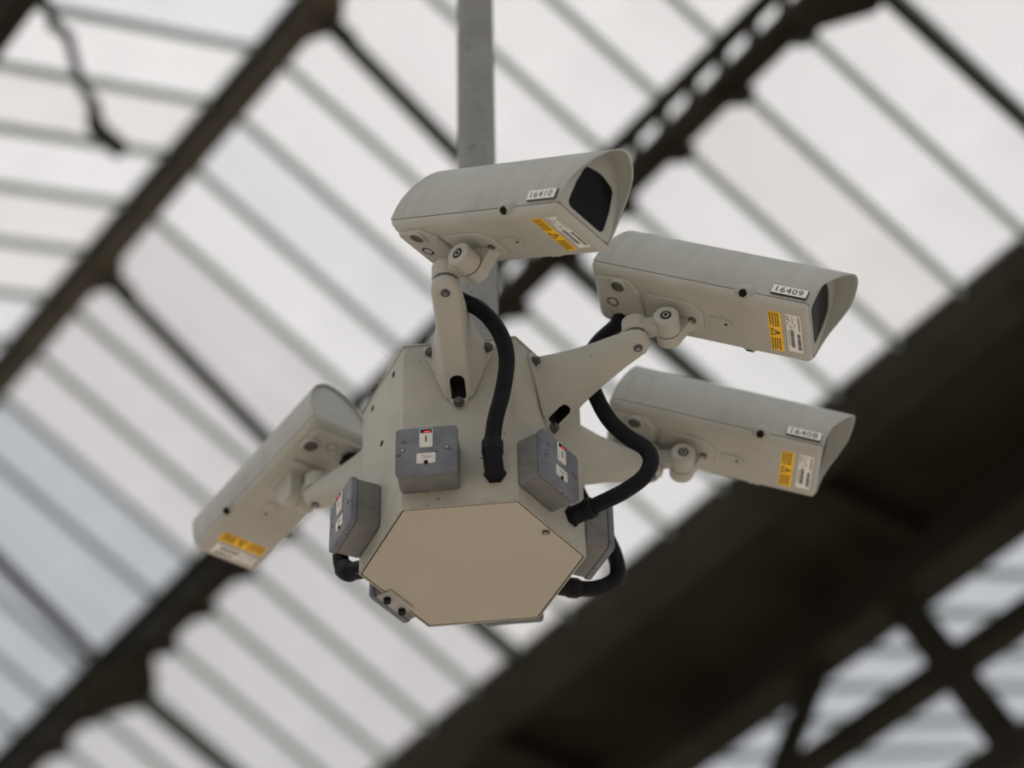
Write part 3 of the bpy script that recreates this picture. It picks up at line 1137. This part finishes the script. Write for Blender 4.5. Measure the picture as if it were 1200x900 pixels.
    box(bm, (0.3280, 0.0010, z0), (0.3345, 0.0030, z1))
    H['yprint'] = mesh_of('warning_print', bm, M['print'])
    bm = bmesh.new()
    box(bm, (0.3495, -0.0480, zb - 0.0004), (0.3748, 0.0420, zb + 0.001))
    H['wsticker'] = mesh_of('data_label', bm, M['label_white'])
    bm = bmesh.new()
    # maker line, small text blocks and two barcodes
    v = -0.044
    while v < -0.012:
        w = rn.uniform(0.002, 0.004)
        box(bm, (0.3705, v, z0), (0.3728, v + w, z1))
        v += w + 0.0008
    for u in (0.3515, 0.3545, 0.3575, 0.3605, 0.3640):
        v = -0.045
        while v < -0.018:
            w = rn.uniform(0.001, 0.005)
            if rn.random() < 0.62:
                box(bm, (u - 0.0007, v, z0), (u + 0.0007, v + w, z1))
            v += w + 0.0015
    for u0, u1, a, b in ((0.3555, 0.3615, -0.012, 0.030), (0.3670, 0.3728, -0.004, 0.034)):
        v = a
        while v < b:
            w = rn.choice((0.0006, 0.0010, 0.0016))
            box(bm, (u0, v, z0), (u1, v + w, z1))
            v += w + rn.choice((0.0005, 0.0008))
    v = -0.010
    while v < 0.026:
        w = rn.uniform(0.001, 0.003)
        box(bm, (0.3520, v, z0), (0.3535, v + w, z1))
        v += w + 0.001
    H['wprint'] = mesh_of('label_print', bm, M['label_print'])
    return H


HS = build_housing()


def hmat(x, y, z, yaw, pitch, roll):
    e = Matrix.Rotation(math.radians(yaw), 4, 'Z') @ Matrix.Rotation(math.radians(pitch), 4, 'Y') @ Matrix.Rotation(math.radians(roll), 4, 'X')
    return Matrix.Translation((x, y, z)) @ e


CAMS = [
    (0, (-0.0840, -0.3102, 0.4507, -37.4161, 26.5758, 1.0418), '16410', 'cream security camera numbered 16410, topmost, its dark window facing right'),
    (1, (0.2225, -0.1962, 0.4412, -8.7156, 24.3429, -1.7541), '16409', 'cream security camera numbered 16409, middle one of the right-hand cameras'),
    (2, (0.2447, 0.1172, 0.4040, 1.3828, 17.4233, -0.0409), '16408', 'slightly blurred cream security camera numbered 16408, lowest at right'),
    (4, (-0.2311, 0.1259, 0.4094, 129.07, 9.07, -2.80), None, 'cream security camera at left pointing away with no number plate showing'),
]
CAM_ROOT = {}
for fi, pose, num, lab in CAMS:
    MW = hmat(*pose)
    t = thing('security_camera', lab, 'camera', MW, 'security cameras on the pole')
    CAM_ROOT[fi] = MW
    sh = inst('sunshield', HS['shield'], t)
    bd = inst('body', HS['body'], t)
    fp = inst('front_plate', HS['front'], t)
    inst('window', HS['window'], fp)
    tr = inst('base_tray', HS['tray'], t)
    inst('entry_pad', HS['pad'], tr)
    for nm in ('e0', 'e1', 'e2'):
        e = inst('cable_entry', HS[nm], t)
        inst('blanking_plug', HS[nm + 'p'], e)
    mp = inst('mounting_plate', HS['mplate'], t)
    inst('plate_screw', HS['mscrew'], mp)
    inst('screw_head', HS['mscrew2'], mp)
    inst('tilt_foot', HS['foot'], mp)
    dp = inst('screw_pad', HS['dpad'], t)
    inst('grub_screw', HS['dot'], dp)
    for nm in ('lr', 'll'):
        e = inst('latch_ear', HS[nm], t)
        inst('latch_screw_hole', HS[nm + 'h'], e)
        inst('latch_screw', HS[nm + 's'], e)
    ys = inst('warning_sticker', HS['ysticker'], t)
    ys['label'] = 'yellow warning sticker with black triangle'
    inst('warning_print', HS['yprint'], ys)
    ws = inst('data_label', HS['wsticker'], t)
    ws['label'] = 'white printed data label with barcodes'
    inst('label_print', HS['wprint'], ws)
    if num:
        # number plate on the right-hand side of the shield
        bm = bmesh.new()
        box(bm, (0.3178, -0.0705, 0.0055), (0.3795, -0.0655, 0.0235), 0.0004, 1)
        npl = obj('number_plate', bm, M['tag_black'], t, label='white number plate reading ' + num)
        bm = bmesh.new()
        box(bm, (0.3182, -0.0712, 0.0062), (0.3788, -0.0704, 0.0235), 0.0002, 1)
        obj('plate_face', bm, M['tag_white'], npl)
        tb = text_bm(num, 0.0115, 0.0003, 1.08)
        for v in tb.verts:
            v.co = Vector((0.3486 + v.co.x * 1.18, -0.0712 - v.co.z, 0.0148 + v.co.y))
        obj('number_lettering', tb, M['tag_black'], npl)
    # pan neck: stands on the arm tip, carries the other half of the tilt joint
    FMi = face_frame(fi)
    inv = MW.inverted()
    pan0 = inv @ (FMi @ Vector((TIP_N, 0, 0.3225)))
    pan1 = inv @ (FMi @ Vector((TIP_N, 0, 0.356)))
    KU, KW, KR = 0.1495, -0.0522, 0.0215
    bm = bmesh.new()
    d = (pan1 - pan0).normalized()
    cyl(bm, pan0 + d * 0.0025, pan1, 0.0232, seg=28, bev=0.003)
    nk = obj('pan_neck', bm, M['bounce_lit_paint'], t, 40)
    bm = bmesh.new()
    cyl(bm, pan0 - d * 0.004, pan0 + d * 0.003, 0.0205, seg=28)
    obj('pan_gap', bm, M['dark_grey'], nk, 40)
    bm = bmesh.new()
    c = Vector((KU, 0, KW))
    cyl(bm, (KU, -0.0265, KW), (KU, 0.0100, KW), KR, seg=32, bev=0.002)
    kn = obj('tilt_knuckle', bm, M['bounce_lit_paint'], t, 40)
    # web joining neck and knuckle
    mid = (pan0 + pan1) / 2
    bm = bmesh.new()
    e = (c - mid)
    e = e - d * e.dot(d) * 0.0
    side = d.cross(e).normalized()
    rr = []
    for p, hw, hh in ((mid, 0.0150, 0.0145), (mid.lerp(c, 0.5), 0.0150, 0.0145), (c + Vector((0, -0.008, 0)), 0.0155, 0.0150)):
        upd = e.normalized().cross(side).normalized()
        rr.append([p + side * a * hw + upd * b * hh for a, b in ((-1, -.6), (-.6, -1), (.6, -1), (1, -.6), (1, .6), (.6, 1), (-.6, 1), (-1, .6))])
    loft(bm, rr)
    obj('neck_web', bm, M['bounce_lit_paint'], nk, 40)
    bm = bmesh.new()
    cyl(bm, (KU, 0.0098, KW), (KU, 0.0112, KW), KR - 0.0015, seg=28)
    obj('joint_gap', bm, M['dark_hole'], kn, 40)
    bm = bmesh.new()
    seg = 24
    def rg2(r_, v_):
        return [(KU + r_ * math.cos(2 * math.pi * k / seg), v_, KW + r_ * math.sin(2 * math.pi * k / seg)) for k in range(seg)]
    loft(bm, [rg2(0.0095, -0.0268), rg2(0.0095, -0.0250)])
    bh = obj('bolt_recess', bm, M['dark_hole'], kn, 40)
    bm = bmesh.new()
    cyl(bm, (KU, -0.0275, KW), (KU, -0.0255, KW), 0.0062, seg=16)
    obj('tilt_bolt', bm, M['steel'], kn, 40)
    bm = bmesh.new()
    cyl(bm, (KU, -0.0280, KW), (KU, -0.0270, KW), 0.0030, seg=6)
    obj('bolt_socket', bm, M['dark_hole'], kn)

# ------------------------------------------------------------------ flexible conduits
def conduit(fi, label, entry_v, mid, gland):
    """mid and gland: points (out, along, up) in the face frame"""
    FMi = face_frame(fi)
    MW = CAM_ROOT[fi]
    t = thing('flexible_conduit', label, 'hose', FMi, 'black hoses of the cameras')
    inv = FMi.inverted()
    p0 = inv @ (MW @ Vector((0.050 if entry_v > 0 else 0.052, entry_v, -HD - 0.004)))
    p1 = inv @ (MW @ Vector((0.047 if entry_v > 0 else 0.038, entry_v, -HD - (0.026 if entry_v > 0 else 0.016))))
    gp = [Vector(p) for p in gland]
    path = spline([p0, p1] + [Vector(p) for p in mid] + [gp[0]], 14)
    path = resample(path, 0.00125)
    r = 0.0132
    rad = [r + (0.0007 if (k // 1) % 3 == 0 else -0.0005 if k % 3 == 1 else 0.0) for k in range(len(path))]
    bm = bmesh.new()
    tube(bm, path, rad, 18)
    obj('corrugated_tube', bm, M['black_rubber'], t, 70)
    g = resample(spline(gp, 10), 0.003)
    n = len(g)
    rads = []
    for k in range(n):
        f = k / (n - 1)
        rads.append(0.0150 if f < 0.06 else 0.0178 if f < 0.40 else 0.0160)
    bm = bmesh.new()
    tube(bm, g, rads, 24)
    obj('gland_elbow', bm, M['black_rubber'], t, 35)
    bm = bmesh.new()
    e = gp[-1]
    cyl(bm, (0.0005, e.y, e.z), (0.006, e.y, e.z), 0.0185, seg=6)
    obj('lock_nut', bm, M['black_rubber'], t)
    # connector at the camera end
    bm = bmesh.new()
    d = (p1 - p0).normalized()
    cyl(bm, p0, p0 + d * 0.020, 0.0160, 0.0155, seg=8)
    obj('camera_gland', bm, M['black_rubber'], t)
    return t


conduit(0, 'black ribbed hose curving down the front of the box from the topmost camera', 0.040,
        [(0.105, -0.004, 0.372), (0.100, 0.022, 0.350), (0.108, 0.046, 0.325), (0.100, 0.0686, 0.2987), (0.090, 0.0841, 0.2642), (0.080, 0.0881, 0.2257), (0.060, 0.0782, 0.1792), (0.045, 0.0647, 0.1385)],
        [(0.035, 0.0580, 0.102), (0.033, 0.0575, 0.080), (0.029, 0.0578, 0.062), (0.014, 0.058, 0.0555), (0.001, 0.058, 0.0555)])
conduit(1, 'black ribbed hose swinging out in a wide S below the middle bracket', 0.040,
        [(0.085, 0.034, 0.386), (0.057, 0.046, 0.374), (0.050, 0.054, 0.347), (0.058, 0.054, 0.300), (0.0850, 0.052, 0.2262), (0.1184, 0.055, 0.1717), (0.1480, 0.060, 0.1370),
         (0.1590, 0.060, 0.1040), (0.1440, 0.060, 0.0780), (0.1060, 0.060, 0.0665), (0.0712, 0.058, 0.0623)],
        [(0.046, 0.0565, 0.0605), (0.030, 0.0558, 0.0595), (0.014, 0.0552, 0.059), (0.001, 0.055, 0.0588)])
conduit(2, 'black ribbed hose looping behind the dark switch box on the right', 0.040,
        [(0.090, 0.046, 0.345), (0.066, 0.054, 0.318), (0.064, 0.056, 0.270), (0.092, 0.052, 0.215), (0.120, 0.052, 0.168), (0.134, 0.055, 0.130),
         (0.131, 0.055, 0.098), (0.112, 0.055, 0.0760), (0.085, 0.055, 0.060)],
        [(0.060, 0.055, 0.0535), (0.036, 0.055, 0.0490), (0.016, 0.055, 0.0475), (0.001, 0.055, 0.0475)])
conduit(4, 'black ribbed hose bulging out below the edge-on switch box at left', -0.040,
        [(0.090, -0.036, 0.370), (0.055, -0.064, 0.352), (0.034, -0.072, 0.305), (0.032, -0.060, 0.240), (0.036, -0.022, 0.182), (0.046, 0.024, 0.158), (0.060, 0.052, 0.130), (0.068, 0.061, 0.105), (0.069, 0.061, 0.084)],
        [(0.066, 0.060, 0.066), (0.052, 0.060, 0.050), (0.032, 0.060, 0.044), (0.016, 0.060, 0.040), (0.001, 0.060, 0.040)])
bpy.context.view_layer.update()
